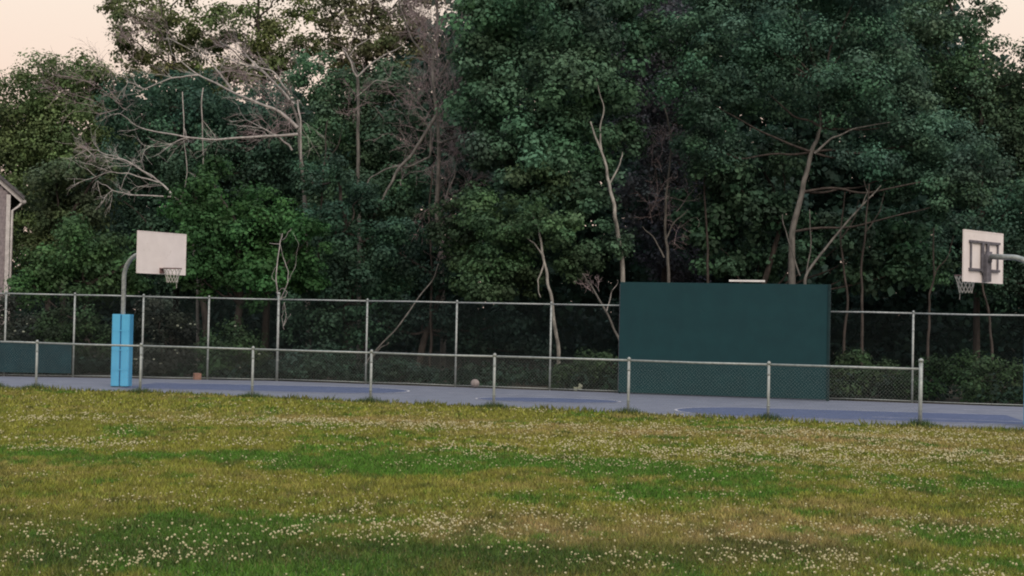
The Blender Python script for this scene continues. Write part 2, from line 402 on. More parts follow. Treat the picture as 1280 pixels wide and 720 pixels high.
# ------------------------------------------------------------------ green practice wall
wa = G(773, 42.0); wb = G(1033, 40.2)
d = wb-wa; L = d.length; ang = math.atan2(d.y, d.x)
root = empty('practice_wall', wa, 'big dark green painted practice wall standing in front of the tall fence', 'wall', rz=ang)
HW = 3.02
npan = 1
for i in range(npan):
    x0 = L*i/npan; w = L/npan
    MB().box((x0+w/2, 0, HW/2+.02+0), (w, .05, HW-.04)).build('panel', M_wall, root, bevel=.003)
MB().box((.02, .08, HW/2), (.04, .09, HW-.02)).build('edge_board', M_wall_edge, root, bevel=.004)
MB().box((L+.03, .03, HW/2), (.06, .16, HW+.01)).build('edge_board', M_wall_edge, root, bevel=.004)
MB().box((L/2, .08, HW-.012), (L, .10, .024)).build('top_board', M_wall_edge, root, bevel=.004)
for i in range(6):
    MB().box((L*i/5, .14, HW/2), (.09, .10, HW-.1)).build('rear_post', M_bracket, root)
t = (934-773)/(1033-773)
ms = MB().box((0, 0, .03), (.95, .05, .05)); wbt = ms.build('batten', M_white, None, bevel=.004)
wbt.location = wa.lerp(wb, t)+Vector((0, 0.03, HW+.04)); wbt.rotation_euler.z = ang
tag(wbt, 'short white batten lying on the top edge of the green wall', 'batten')

# ------------------------------------------------------------------ basketball hoops (local: board faces +X, pole at origin)
def hoop(name, base, ang, reach, label):  # reach: pole to board
    r = empty(name, base, label, 'basketball hoop', 'basketball hoops on the court', rz=ang)
    HT = 3.42
    path = [Vector((0, 0, -.2)), Vector((0, 0, 1.5)), Vector((0, 0, HT-.62))]
    for k in range(1, 9):
        t = math.pi/2*k/8; path.append(Vector((.62-.62*math.cos(t), 0, HT-.62+.62*math.sin(t))))
    path.append(Vector((reach-.10, 0, HT+.02)))
    MB().tube(path, .057, 14).build('pole', M_galv, r, True)
    MB().box((0, 0, .012), (.36, .36, .02)).build('base_plate', M_bracket, r, bevel=.004)
    # pad: two thick halves wrapped round the pole with a seam between them
    for s in (-1, 1):
        ring = []
        for z in (.03, .05, 1.84, 1.87):
            k = .985 if z in (.03, 1.87) else 1
            pr = []
            cx, cy = (.118 if s > 0 else -.118), 0
            hx, hy, rc = .112*k, .225*k, .05
            for (qx, qy, a0) in ((1, 1, 0), (-1, 1, 90), (-1, -1, 180), (1, -1, 270)):
                for da in (0, 30, 60, 90):
                    t = math.radians(a0+da)
                    pr.append((cx+qx*(hx-rc)+rc*math.cos(t), cy+qy*(hy-rc)+rc*math.sin(t), z))
            ring.append(pr)
        p = MB().quadstrip(ring).build('pad', M_pad, r)
        p.rotation_euler.z = -ang + (0 if ang < 0 else 0)
    sm = MB().box((0, 0, .95), (.03, .40, 1.78)).build('pad_seam', M_pad_seam, r); sm.rotation_euler.z = -ang
    for z in (.45, .95, 1.45):
        st = MB().box((0, -.2265, z), (.42, .006, .03)).build('pad_strap', M_pad, r); st.rotation_euler.z = -ang
    # board
    B0, BH, BW = 2.90, 1.06, 1.70
    MB().box((reach, 0, B0+BH/2), (.022, BW-.05, BH-.05)).build('backboard', M_board, r)
    fr = MB()
    for s in (-1, 1):
        fr.box((reach, s*(BW/2-.0125), B0+BH/2), (.034, .025, BH)); fr.box((reach, 0, B0+BH/2+s*(BH/2-.0125)), (.032, BW-.05, .025))
    fr.build('backboard_frame', M_board_edge if False else M_board, r)
    # back bracing: ladder shape
    bc = MB()
    for z in (B0+.26, B0+BH-.23): bc.box((reach-.035, 0, z), (.045, 1.30, .05))
    for y in (-.58, .58): bc.box((reach-.03, y, B0+BH/2), (.03, .045, .54))
    for y in (-.11, .11): bc.box((reach-.045, y, B0+BH/2-.02), (.04, .09, .62))
    bc.build('brace_frame', M_bracket, r, bevel=.003)
    MB().box((reach-.10, 0, B0+.30), (.08, .20, .56)).build('mount_bracket', M_bracket, r, bevel=.006)
    MB().tube([(reach-.12, 0, HT-.1), (reach-.12, 0, HT+.12)], .075, 10).build('collar', M_bracket, r, True)
    # rim + net
    RZ = 3.05; cx = reach+.15+.23
    pts = [(cx+.23*math.cos(t), .23*math.sin(t), RZ) for t in np.linspace(0, 2*math.pi, 29)]
    rim = MB().tube(pts, .011, 6).build('rim', M_rim, r, True)
    pl = MB().box((reach+.085, 0, RZ-.005), (.15, .16, .025)); pl.box((reach+.022, 0, RZ-.06), (.02, .16, .14))
    pl.build('rim_bracket', M_rim, r, bevel=.003)
    nb = MB(); K = 12; lv = [(.0, .225), (.10, .19), (.20, .16), (.29, .14), (.36, .13)]
    for k in range(K):
        for s in (-1, 1):
            q = []
            for j, (dz, rr) in enumerate(lv):
                t = 2*math.pi*(k+s*j*.5)/K
                q.append((cx+rr*math.cos(t), rr*math.sin(t), RZ-dz))
            nb.tube(q, .008, 4, False)
    nb.tube([(cx+.10, .05, RZ-.36), (cx+.105, .055, RZ-.50)], .007, 4)
    nb.build('net', M_net, r)
    return r
pb = G(151.5, 39.9)
hoop('basketball_hoop', pb, math.radians(-32), 1.31, 'basketball hoop on a gooseneck pole wrapped in a bright blue pad')
bp = P(1229, 320, 32.0); angR = math.radians(180-44); RR = 1.23
dR = Vector((math.cos(angR), math.sin(angR), 0))
base = Vector((bp.x, bp.y, 0)) - dR*RR
hoop('basketball_hoop', base, angR, RR, 'basketball hoop at the right edge, seen from behind its white board with the ladder brace')

# ------------------------------------------------------------------ small things by the far fence
p = on_far(594)+Vector((0, -.35, .135))
b = MB().ball((0, 0, 0), .125, 16, 12).build('ball', M_ball, None, True); b.location = p
tag(b, 'pale scuffed ball lying at the foot of the tall fence', 'ball')
p = on_far(249)+Vector((0, -.30, .09))
b = MB().box((0, 0, 0), (.20, .16, .17)).box((0, 0, .095), (.21, .17, .02)).build('carton', M_brick, None, bevel=.01); b.location = p; b.rotation_euler = (0.05, 0, .5)
tag(b, 'small brown carton left by the fence near the blue padded pole', 'carton')
p = on_far(723)+Vector((0, .3, .1))
mb = MB()
for k in range(7):
    a = Vector((random.uniform(-.1, .1), random.uniform(-.05, .05), random.uniform(-.06, .08)))
    mb.box(a, (random.uniform(.05, .12), .02, random.uniform(.04, .09)), Matrix.Rotation(random.uniform(-1, 1), 3, 'Y'))
b = mb.build('litter', M_blossom); b.location = p
tag(b, 'crumpled white litter in the weeds behind the tall fence', 'litter')

# ------------------------------------------------------------------ house at the left edge
hy = 55.0
corner = P(13, 240, hy); eave_z = corner.z
root = empty('house', (corner.x, hy, 0), 'grey shingled house gable with pale corner trim at the left edge', 'house', rz=math.radians(21))
# gable end faces the camera; right wall recedes. local x runs left (negative)
HWid = 8.4; pitch = (P(0, 218, hy).z-P(20, 236, hy).z)/(P(20, 236, hy).x-P(0, 218, hy).x)
apex = eave_z + HWid/2*pitch
rows = 46; mb = MB(); hrow = .14
z = 0; k = 0
while z < apex-.1:
    z1 = min(z+hrow, apex-.02)
    xr = 0 if z1 <= eave_z else -(z1-eave_z)/pitch
    xl = -HWid-xr
    if xr-xl > .1: mb.box(((xr+xl)/2, .03+.0*k, (z+z1)/2), (xr-xl, .05+.012*(k % 2), z1-z-.006), Matrix.Rotation(.10, 3, 'X'))
    z = z1; k += 1
mb.build('shingle_siding', M_shingle, root)
MB().box((-HWid/2, 4.2, eave_z/2), (HWid-.02, 8.2, eave_z)).build('wall', M_shingle, root)
MB().box((-.06, -.045, eave_z/2-.05), (.14, .05, eave_z-.1)).build('corner_board', M_trim, root, bevel=.004)
MB().box((-HWid+.06, -.045, eave_z/2-.05), (.14, .05, eave_z-.1)).build('corner_board', M_trim, root, bevel=.004)
for s in (1, -1):
    ex_ = .42; a_ = Vector((ex_ if s > 0 else -HWid-ex_, -.08, eave_z-ex_*pitch+.08)); c_ = Vector((-HWid/2, -.08, apex+.08))
    dd = c_-a_; an = math.atan2(dd.z, dd.x)
    MB().box((a_+c_)/2, (dd.length, .05, .20), Matrix.Rotation(-an, 3, 'Y')).build('rake_board', M_trim, root, bevel=.004)
    ctr = (a_+c_)/2+Vector((0, 4.2, .12)); MB().box(ctr, (dd.length+.1, 8.7, .10), Matrix.Rotation(-an, 3, 'Y')).build('roof', M_roof, root)
    gx_ = a_.x+(.05 if s > 0 else -.05)
    MB().tube([(gx_, -.1, a_.z-.05), (gx_, 8.3, a_.z-.05)], .075, 8).build('gutter', M_trim, root, True)
MB().tube([(.44, -.02, eave_z-.30), (.30, -.02, eave_z-.50), (.08, -.04, eave_z-.66), (.07, -.04, .3)], .045, 8).build('downpipe', M_trim, root, True)
for wx in (-3.0, -6.0):
    f = MB().box((wx, -.05, 2.0), (1.1, .06, 1.5)).build('window', M_trim, root); MB().box((wx, -.075, 2.38), (.9, .04, .62)).build('pane', M_glass, f); MB().box((wx, -.075, 1.65), (.9, .04, .62)).build('pane', M_glass, f)

# ------------------------------------------------------------------ foliage
def leaves(centres, radii, n_per, size, colour, var=.35, squash=.75, hole=0.0):
    """separate leaf-sized quads in clumps scattered over the shells of the given balls"""
    Vs = []; Cs = []
    for c, R in zip(centres, radii):
        c = np.array(c); ns = max(int(10+R*R*9), 10)
        u = RNG.normal(size=(ns, 3)); u /= np.linalg.norm(u, axis=1)[:, None]
        rad = R*(RNG.uniform(.15, 1.0, ns)**.45)
        sc = c + u*rad[:, None]*np.array((1, .9, squash))
        sr = R*RNG.uniform(.2, .42, ns) + .15
        tone = RNG.uniform(1-var, 1+var, (ns, 1))*np.ones((1, 3))*(1+RNG.uniform(-.08, .08, (ns, 3)))
        bt = RNG.uniform(.78, 1.25)*(1+RNG.uniform(-.06, .06, 3)); keep = RNG.uniform(size=ns) > hole
        sc, sr, tone = sc[keep], sr[keep], tone[keep]; ns = len(sc)
        N = int(n_per*R*R*(1.6 if n_per > 600 else 1))
        k = RNG.integers(0, ns, N)
        v = RNG.normal(size=(N, 3)); v /= np.linalg.norm(v, axis=1)[:, None]
        rr = RNG.uniform(0, 1, N)**.5
        p = sc[k] + v*(rr*sr[k])[:, None]*np.array((1.15, 1.15, .75))
        # leaf frame: roughly facing out of the clump and upwards, with scatter
        nrm = v + np.array((0, 0, .5)) + RNG.normal(size=(N, 3))*.36
        nrm /= np.linalg.norm(nrm, axis=1)[:, None]
        t = np.cross(nrm, RNG.normal(size=(N, 3))); t /= np.linalg.norm(t, axis=1)[:, None]
        b = np.cross(nrm, t); s = size*(.95 if n_per > 500 else 1.12)*RNG.uniform(.45, 1.6, N)[:, None]
        q = np.stack([p-t*s*.5, p+b*s*.42+nrm*s*.08, p+t*s*.5, p-b*s*.42+nrm*s*.08], 1)
        Vs.append(q); Cs.append(np.array(colour)[None, :]*tone[k]*bt*RNG.uniform(.85, 1.15, (N, 1)))
    return np.concatenate(Vs), np.clip(np.concatenate(Cs), .004, .5)

def wiggle(pts, amp, seg=3):
    out_ = [Vector(pts[0])]
    for a, b in zip(pts[:-1], pts[1:]):
        a, b = Vector(a), Vector(b)
        for k in range(1, seg+1):
            q = a.lerp(b, k/seg)
            if k < seg: q += Vector([random.gauss(0, amp) for _ in range(3)])
            out_.append(q)
    return out_
def taper(n, r0_, r1_): return [r0_+(r1_-r0_)*(i/(n-1))**.8 for i in range(n)]
def limb(name, pts, r0_, r1_, m, parent, amp=.06, seg=3, sides=7):
    w = wiggle(pts, amp, seg)
    for _ in range(2):      # round the corners off
        w = [w[0]] + [q for a, b in zip(w[:-1], w[1:]) for q in (a.lerp(b, .25), a.lerp(b, .75))] + [w[-1]]
        if len(w) > 60: break
    return MB().tube(w, taper(len(w), r0_, r1_), sides).build(name, m, parent, True)
def twig_cloud(mb, start, dirn, length, r, depth, spread=.6, up=0.0):
    pts = [Vector(start)]; d = Vector(dirn).normalized(); n = 5
    for k in range(n):
        d = (d + Vector([random.gauss(0, .17) for _ in range(3)]) + Vector((0, 0, up))).normalized()
        pts.append(pts[-1]+d*length/n)
    mb.tube(pts, taper(n+1, r, max(r*.35, .003)), 4 if r > .012 else 3, False)
    if depth > 0:
        for k in range(random.randint(4, 6)):
            i = random.randint(1, n); nd = (d + Vector([random.gauss(0, spread) for _ in range(3)])).normalized()
            twig_cloud(mb, pts[i], nd, length*random.uniform(.4, .7), max(r*.55, .004), depth-1, spread, up)

GRP = 'trees of the wood behind the court'
def local(p, root): return Vector(p)-Vector(root.location)
M_bark_pale = mat('bark_birch', (.36, .36, .335), (.18, .18, .17), scale=11, rough=.9, bump=.4, stretch=(1, 1, .3))
def tree(label, base_px, Y, blobs, colour, trunk=None, trunk_r=.16, bark=None, size=.11, n_per=1500, var=.35, hole=0.1, name='deciduous_tree', limbs=True, cat='tree', yjit=1.0, squash=.85, group=GRP, fwd=0.0, fork=()):
    bark = bark or M_bark_dark
    b = G(base_px, Y); root = empty(name, b, label, cat, group)
    cen = []; rad = []
    for i, q in enumerate(blobs):
        px, py, rp = q[:3]; yy = Y + (q[3] if len(q) > 3 else random.uniform(-yjit, yjit))
        R = rp/F*yy; cen.append(local(P(px, py, yy), root)); rad.append(R)
    V, C = leaves([tuple(c) for c in cen], rad, n_per, size, colour, var, squash, hole)
    V[:, :, 2] = np.maximum(V[:, :, 2], .02)
    np_mesh('crown', V, 4, M_leaf, C, root)
    top = max(cen, key=lambda c: c.z)
    if trunk: tp = [Vector((0, 0, -.2))] + [local(P(x, y, Y-fwd*min(1, k+.3)), root) for k, (x, y) in enumerate(trunk)]
    else:
        mx = sum(c.x for c in cen)/len(cen); tp = [Vector((0, 0, -.2)), Vector((mx*.3, 0, top.z*.35)), Vector((mx*.8, 0, top.z*.7)), Vector((top.x, top.y*.5, top.z*.96))]
    limb('trunk', tp, trunk_r, trunk_r*.25, bark, root, amp=.03 if trunk else .07, seg=4, sides=9)
    for fk in fork: limb('branch', [local(P(x, y, Y-fwd), root) for x, y in fk], trunk_r*.4, .012, bark, root, amp=.02, seg=3, sides=6)
    if limbs:
        for c, R in zip(cen, rad):
            if R < .6: continue
            # leave the trunk a bit lower than the clump
            best = min(tp[1:], key=lambda q: (q-c).length + (6 if q.z > c.z else 0))
            if (best-c).length < .5: continue
            mid = best.lerp(c, .5)+Vector((0, 0, -.2))
            limb('branch', [best, mid, c], trunk_r*.35, .012, M_bark_dark, root, amp=.08, seg=3, sides=5)
    return root

TEAL = (.078, .158, .098); DARK = (.060, .125, .086); MID = (.085, .165, .070); OLIVE = (.10, .160, .07); BRIGHT = (.044, .118, .040); BROWNP = (.055, .045, .048); PALE = (.085, .105, .085)

# far wood: dense foliage mass that closes the view, built as one uncountable body
cen = []; rad = []
def top_y(px):
    return np.interp(px, [-300, 0, 60, 140, 200, 300, 380, 460, 520, 620, 1170, 1215, 1300, 1700], [150, 150, 140, 125, 115, 110, 115, 110, 50, -40, -30, 75, 120, 60])
for px0 in range(-330, 1640, 44):
    for Yk in (64, 71, 79, 86):
        r = random.uniform(1.5, 2.3); ty = top_y(px0)+r*F/Yk*.9
        py = ty if Yk < 85 else 240
        while py < 475:
            if (px0 < 60 or (px0 < 170 and py < 330)) and Yk < 75: py += 60; continue
            p = P(px0+random.uniform(-22, 22), py+random.uniform(-14, 14), Yk+random.uniform(-2.5, 2.5)+(16 if py > 330 else 0)); cen.append(tuple(p)); rad.append(r*random.uniform(.8, 1.1))
            py += 52 if Yk < 75 or py > 330 else 64
for px0 in range(-300, 1620, 60):
    for py in (340, 385, 430):
        p = P(px0+random.uniform(-20, 20), py, 97+random.uniform(-3, 3)); cen.append(tuple(p)); rad.append(2.6)
V, C = leaves(cen, rad, 92, .29, (.038, .080, .062), .3, .9, 0.0)
V[:, :, 2] = np.maximum(V[:, :, 2], .0)
tag(np_mesh('woodland', V, 4, M_leaf, C), 'dense dark wood far behind the front row of trees', 'wood', kind='stuff')

# back row
tree('round topped leafy tree on the left skyline beside the house roof', 60, 70,
     [(18, 140, 55), (60, 112, 48), (98, 108, 44), (132, 120, 38), (40, 180, 60), (105, 175, 60), (10, 220, 60), (70, 240, 55), (150, 190, 50), (25, 300, 50), (120, 290, 60), (-40, 180, 60), (-60, 250, 60)], (.115, .17, .072), n_per=1300, size=.12)
tree('tall thin leaved tree above the bare limbs, sky showing through its leftmost top', 215, 66,
     [(150, 35, 26), (175, 15, 30), (200, 55, 34), (175, 88, 24), (160, 65, 20), (225, 20, 34), (250, 70, 38), (215, 100, 36), (195, -30, 40), (240, -40, 40), (145, 5, 18), (280, 105, 32)], (.135, .175, .070), n_per=880, hole=.24, size=.12, var=.4,
     trunk=[(222, 300), (226, 180), (222, 90), (205, 30), (195, -40)], trunk_r=.18)
tree('tall thin leaved tree in the middle of the airy skyline left of the purple snag', 330, 65,
     [(290, 20, 32), (325, 50, 36), (310, 85, 36), (355, 15, 34), (345, 90, 34), (300, -30, 40), (360, -40, 36), (270, 45, 24), (375, 60, 26)], (.130, .175, .070), n_per=880, hole=.26, size=.12, var=.4,
     trunk=[(335, 300), (328, 180), (330, 90), (322, 30), (320, -50)], trunk_r=.17)
tree('tall thin leaved tree with brownish twigs at the right end of the airy skyline', 455, 66,
     [(430, 25, 34), (465, 50, 36), (410, 70, 26), (450, -20, 40), (500, 30, 38), (495, 75, 36), (440, 92, 34), (400, 10, 24), (535, 50, 36), (520, -20, 40)], (.135, .155, .075), n_per=880, hole=.26, size=.12, var=.4,
     trunk=[(460, 300), (450, 180), (455, 90), (462, 30), (470, -40)], trunk_r=.16)
tree('dark rounded tree standing behind the bare fan shaped limbs', 260, 60,
     [(170, 135, 44), (215, 125, 44), (260, 130, 46), (310, 140, 46), (350, 130, 40), (180, 190, 52), (240, 190, 55), (300, 205, 55), (350, 200, 48), (130, 230, 40), (200, 260, 50), (160, 300, 50), (230, 330, 50)], DARK, n_per=1100)
tree('leafy tree between the bare limbs and the purple snag', 430, 57,
     [(395, 95, 34), (425, 120, 44), (470, 130, 46), (405, 170, 42), (455, 190, 52), (500, 165, 44), (415, 240, 45), (470, 260, 55), (500, 220, 45), (430, 310, 50), (400, 370, 45), (475, 340, 50), (490, 105, 34)], (.075, .145, .085), n_per=1400,
     trunk=[(452, 300), (448, 165), (447, 95), (430, 60)], trunk_r=.15, bark=M_bark)
tree('brownish leaved tree in the dark gap between the two great crowns', 820, 58,
     [(800, 60, 50), (835, 110, 50), (815, 170, 50), (845, 220, 45), (800, 250, 45), (840, 20, 45), (800, -20, 50), (825, 300, 45), (850, 340, 40)], (.078, .084, .10), n_per=1000,
     trunk=[(832, 320), (830, 270), (850, 235), (845, 150)], trunk_r=.14)
tree('bright edged tree at the top right corner under the sky gap', 1220, 60,
     [(1170, 20, 42), (1210, 60, 42), (1150, 60, 44), (1225, 110, 44), (1180, 100, 40), (1265, 120, 40), (1255, 180, 48), (1215, 165, 40), (1180, -25, 40), (1285, 230, 50), (1300, 170, 50), (1130, 5, 44), (1330, 120, 60), (1292, 80, 38), (1236, 12, 24)], (.080, .145, .085), n_per=1000, hole=.22)
tree('dark tree closing the wood at the right edge behind the hoop', 1290, 58,
     [(1250, 270, 50), (1290, 320, 55), (1240, 350, 45), (1330, 250, 60), (1200, 310, 45), (1340, 340, 60), (1380, 160, 70), (1380, 270, 70)], DARK, n_per=900)
# front row
tree('great dark teal crowned tree in the middle with a pale slanting trunk', 786, 51,
     [(615, 70, 48), (665, 40, 56), (730, 30, 60), (790, 40, 44), (600, 130, 44), (650, 120, 52), (710, 110, 56), (765, 110, 46), (610, 190, 44), (665, 190, 50), (720, 180, 48), (770, 175, 34), (640, -20, 60), (720, -40, 60), (780, -30, 50), (590, 30, 36), (700, 245, 42), (650, 250, 42), (745, 235, 34), (760, 300, 30)], TEAL, n_per=1500, size=.125, var=.5, hole=.2,
     trunk=[(778, 325), (768, 270), (762, 230), (752, 190), (738, 152)], trunk_r=.095, bark=M_bark_pale, fwd=1.6, limbs=False, fork=[((752, 188), (750, 160), (755, 132), (745, 98)), ((762, 230), (775, 205), (778, 190))])
tree('small green tree with a slender pale trunk crossing the tall fence', 702, 49.5,
     [(620, 285, 36), (655, 270, 38), (690, 285, 32), (600, 250, 34), (640, 320, 34), (585, 320, 32), (560, 285, 34), (610, 355, 36), (660, 345, 26), (670, 230, 34), (720, 330, 28)], (.066, .125, .062), n_per=1500, var=.45, hole=.2,
     trunk=[(700, 470), (692, 400), (684, 340), (674, 292), (667, 268)], trunk_r=.085, bark=M_bark_pale, fwd=.9, limbs=False, fork=[((680, 322), (668, 304), (655, 296)), ((680, 330), (672, 350), (676, 372))])
tree('huge dark crowned tree right of centre with a forked grey trunk', 988, 50.5,
     [(870, 50, 52), (930, 30, 60), (1000, 30, 62), (1070, 40, 60), (880, 120, 52), (940, 100, 52), (1010, 110, 52), (1070, 115, 54), (1120, 90, 50), (1130, 150, 52), (1180, 170, 48), (1085, 190, 44), (1225, 215, 42), (1150, 215, 48), (1190, 250, 40), (900, -30, 60), (990, -50, 60), (1080, -30, 60), (880, 185, 36)], (.072, .146, .100), n_per=1900, size=.098, var=.5, hole=.22,
     trunk=[(990, 350), (990, 290), (1003, 240), (1014, 190), (1026, 160), (1020, 100)], trunk_r=.15, bark=M_bark)
tree('lower dark tree with a drooping crown above the green wall', 930, 53,
     [(900, 210, 42), (945, 190, 44), (980, 200, 34), (880, 260, 40), (930, 250, 44), (970, 270, 36), (900, 310, 38), (950, 320, 36), (1010, 310, 30), (1060, 290, 34), (1120, 290, 40), (1080, 340, 34), (1150, 330, 40)], (.055, .116, .070), n_per=900, size=.15, var=.5)
tree('small round olive tree beside the house behind the bare fallen boughs', 75, 56,
     [(65, 215, 34), (100, 225, 34), (55, 250, 34), (95, 260, 36), (125, 205, 24), (70, 290, 34)], (.082, .115, .062), n_per=1500)
tree('bright green bushy tree behind the left hoop', 300, 49.5,
     [(250, 245, 34), (290, 255, 40), (335, 270, 38), (250, 290, 40), (300, 300, 44), (350, 310, 42), (270, 340, 38), (320, 350, 38), (385, 300, 30), (375, 340, 34), (225, 270, 24), (240, 330, 32), (265, 215, 20)], BRIGHT, n_per=1600, var=.4)
tree('low spreading green tree between the house and the left hoop', 110, 53,
     [(90, 310, 40), (130, 320, 38), (60, 330, 34), (110, 350, 40), (40, 355, 30), (160, 345, 30), (185, 310, 26)], (.060, .125, .052), n_per=1500, var=.4)
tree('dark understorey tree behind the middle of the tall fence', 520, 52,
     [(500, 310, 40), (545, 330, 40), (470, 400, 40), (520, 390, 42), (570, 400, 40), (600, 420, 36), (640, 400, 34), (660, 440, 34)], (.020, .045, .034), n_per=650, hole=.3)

tree('dark leafy tree in front of the bare pole trunks right of the bright bush', 430, 51.5,
     [(388, 225, 26), (412, 280, 36), (400, 350, 40), (448, 250, 32), (455, 320, 40), (430, 400, 40), (490, 290, 28), (480, 370, 34), (420, 210, 22), (385, 410, 30)], (.042, .095, .062), n_per=1300, var=.4)

# shrubs behind the far fence
SG = 'shrubs behind the tall fence'
shr = [((20, 395, 30), (45, 420, 30), (5, 430, 30), PALE, 'pale leaved shrub below the house corner behind the fence'),
       ((85, 400, 30), (115, 420, 30), (70, 430, 28), MID, 'mid green shrub left of the blue padded pole'),
       ((200, 400, 30), (225, 425, 34), (195, 445, 28), PALE, 'pale speckled shrub just right of the blue padded pole'),
       ((285, 430, 34), (310, 455, 26), (265, 450, 26), MID, 'low shrub with white flecks between the two left fence posts'),
       ((390, 455, 28), (420, 450, 28), (360, 460, 22), DARK, 'low dark green shrub right of the vine covered post'),
       ((500, 465, 22), (470, 470, 20), (530, 470, 20), DARK, 'small dark weeds below the leaning pole'),
       ((720, 465, 22), (745, 455, 22), (700, 475, 16), MID, 'small leafy shrub just left of the green wall'),
       ((1065, 460, 26), (1095, 470, 28), (1060, 480, 22), MID, 'leafy shrub just right of the green wall'),
       ((1160, 470, 28), (1190, 462, 28), (1135, 485, 20), BRIGHT, 'bright green shrub behind the end post of the low fence'),
       ((1235, 470, 30), (1270, 475, 30), (1215, 485, 22), MID, 'low green shrub at the right edge of the picture')]
for i, (a, b, c, colr, lab) in enumerate(shr):
    Yb = on_far(a[0]).y+1.6
    o = tree(lab, a[0], Yb, [(*a, 0), (*b, .3), (*c, -.3)], tuple(x*.42 for x in colr), trunk_r=.03, size=.085, n_per=2600, var=.45, hole=.15, name='shrub', limbs=True, cat='shrub', group=SG)  # leaf colours cut down to stand in for shade under the wood
    if colr is PALE or i == 3:      # pale blooms scattered through it
        mb = MB(); 
        for k in range(14 if colr is PALE else 6):
            q = random.choice((a, b, c)); an = random.uniform(0, 6.28); rr = random.uniform(.2, 1)*q[2]
            mb.ball(local(P(q[0]+math.cos(an)*rr, q[1]+math.sin(an)*rr*.8, Yb-random.uniform(.3, .8)), o), random.uniform(.015, .04), 5, 3, (1.2, 1, .8))
        mb.build('blossom', M_blossom, o)

# low weeds and brambles on the wood's edge behind the tall fence
cen = []; rad = []
for k in range(170):
    x = random.uniform(-21, 19); cen.append((x, far_y(x)+random.uniform(.9, 6), random.uniform(.05, .25))); rad.append(random.uniform(.4, .75))
V, C = leaves(cen, rad, 480, .12, (.015, .034, .022), .5, .7, .1); V[:, :, 2] = np.maximum(V[:, :, 2], 0)  # dark green, darkened further to stand in for shade at the wood's foot
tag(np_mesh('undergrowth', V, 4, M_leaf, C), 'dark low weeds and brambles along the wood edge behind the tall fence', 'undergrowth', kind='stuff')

# ------------------------------------------------------------------ dead trees
def dead(name, label, base_px, Y, mains, twigs, base_r=.11, m=None, cat='dead tree', side=0):
    root = empty(name, G(base_px, Y), label, cat, 'dead trees in the wood')
    for i, (pts, ra, rb, dz) in enumerate(mains):
        w = [local(P(x, y, Y+dz+j*random.uniform(-.15, .15)), root) for j, (x, y) in enumerate(pts)]
        if i == 0: w = [Vector((0, 0, -.2))]+w
        o = limb('trunk' if i == 0 else 'branch', w, ra, rb, m or (M_bark if i == 0 else M_dead), root, amp=.025, seg=3)
        if i:                       # side twigs of this bough
            mb = MB()
            for q in w[1:]:
                for _ in range(side):
                    d = (w[-1]-w[0]).normalized()+Vector([random.gauss(0, .6) for _ in range(3)])
                    twig_cloud(mb, q, d, random.uniform(.5, 1.1), .011, 1, .5)
            if side: mb.build('twigs', M_dead, o)['kind'] = 'stuff'
    if twigs:
        mb = MB()
        for (x, y, dx, dy, ln, n, sp) in twigs:
            for _ in range(n):
                p0 = P(x+random.gauss(0, sp), y+random.gauss(0, sp), Y+random.uniform(-.8, .8))
                twig_cloud(mb, local(p0, root), Vector((dx+random.gauss(0, .3), random.gauss(0, .3), dy+random.gauss(0, .3))), ln*random.uniform(.6, 1.2), .010, 2, .55)
        mb.build('twigs', M_twig, root)['kind'] = 'stuff'
    return root
dead('dead_tree', 'dead tree with bare grey limbs fanning left over the dark foliage', 388, 54,
     [([(385, 400), (382, 280), (376, 195), (372, 150), (358, 112)], .11, .04, 0),
      ([(372, 160), (350, 140), (325, 130), (290, 115), (250, 95), (215, 68)], .075, .014, -.3),
      ([(372, 168), (335, 170), (270, 175), (235, 172), (175, 160), (150, 142)], .06, .014, -.6),
      ([(290, 115), (275, 92), (262, 76), (225, 55)], .04, .010, -.4),
      ([(248, 94), (215, 97), (180, 112), (160, 103)], .035, .010, -.3),
      ([(362, 125), (335, 95), (310, 72), (285, 58)], .05, .010, 0),
      ([(368, 130), (345, 105), (325, 85), (300, 60)], .045, .010, .2),
      ([(358, 112), (340, 88), (300, 80), (262, 66)], .04, .010, -.2),
      ([(365, 188), (350, 172), (328, 160), (308, 150)], .04, .010, -.3),
      ([(235, 172), (215, 180), (188, 183)], .03, .008, -.5),
      ([(254, 110), (253, 150), (254, 215)], .022, .018, -.2),
      ([(228, 115), (230, 160), (234, 215)], .018, .014, -.2),
      ([(372, 125), (376, 150), (376, 200)], .03, .03, -.2)],
     [(140, 115, -1, .2, 1.2, 10, 14), (200, 55, -.8, .7, 1.2, 12, 16), (320, 80, -.8, .6, 1.1, 10, 18), (355, 150, -.5, .4, 1.2, 12, 16), (345, 115, -.6, .6, 1.1, 8, 14)], side=2)
dead('dead_tree', 'fallen bare bough sweeping left above the left backboard', 246, 52,
     [([(248, 340), (236, 268), (220, 247)], .06, .045, 0),
      ([(222, 250), (205, 232), (180, 215), (150, 198), (125, 190), (108, 187)], .04, .008, -.1),
      ([(198, 228), (160, 216), (140, 215), (120, 221)], .028, .007, -.2),
      ([(218, 246), (165, 244), (140, 238), (122, 226)], .030, .007, -.2),
      ([(190, 222), (165, 205), (142, 198), (118, 196)], .022, .006, 0)],
     [(120, 190, -1, .1, .5, 4, 5)], side=2)
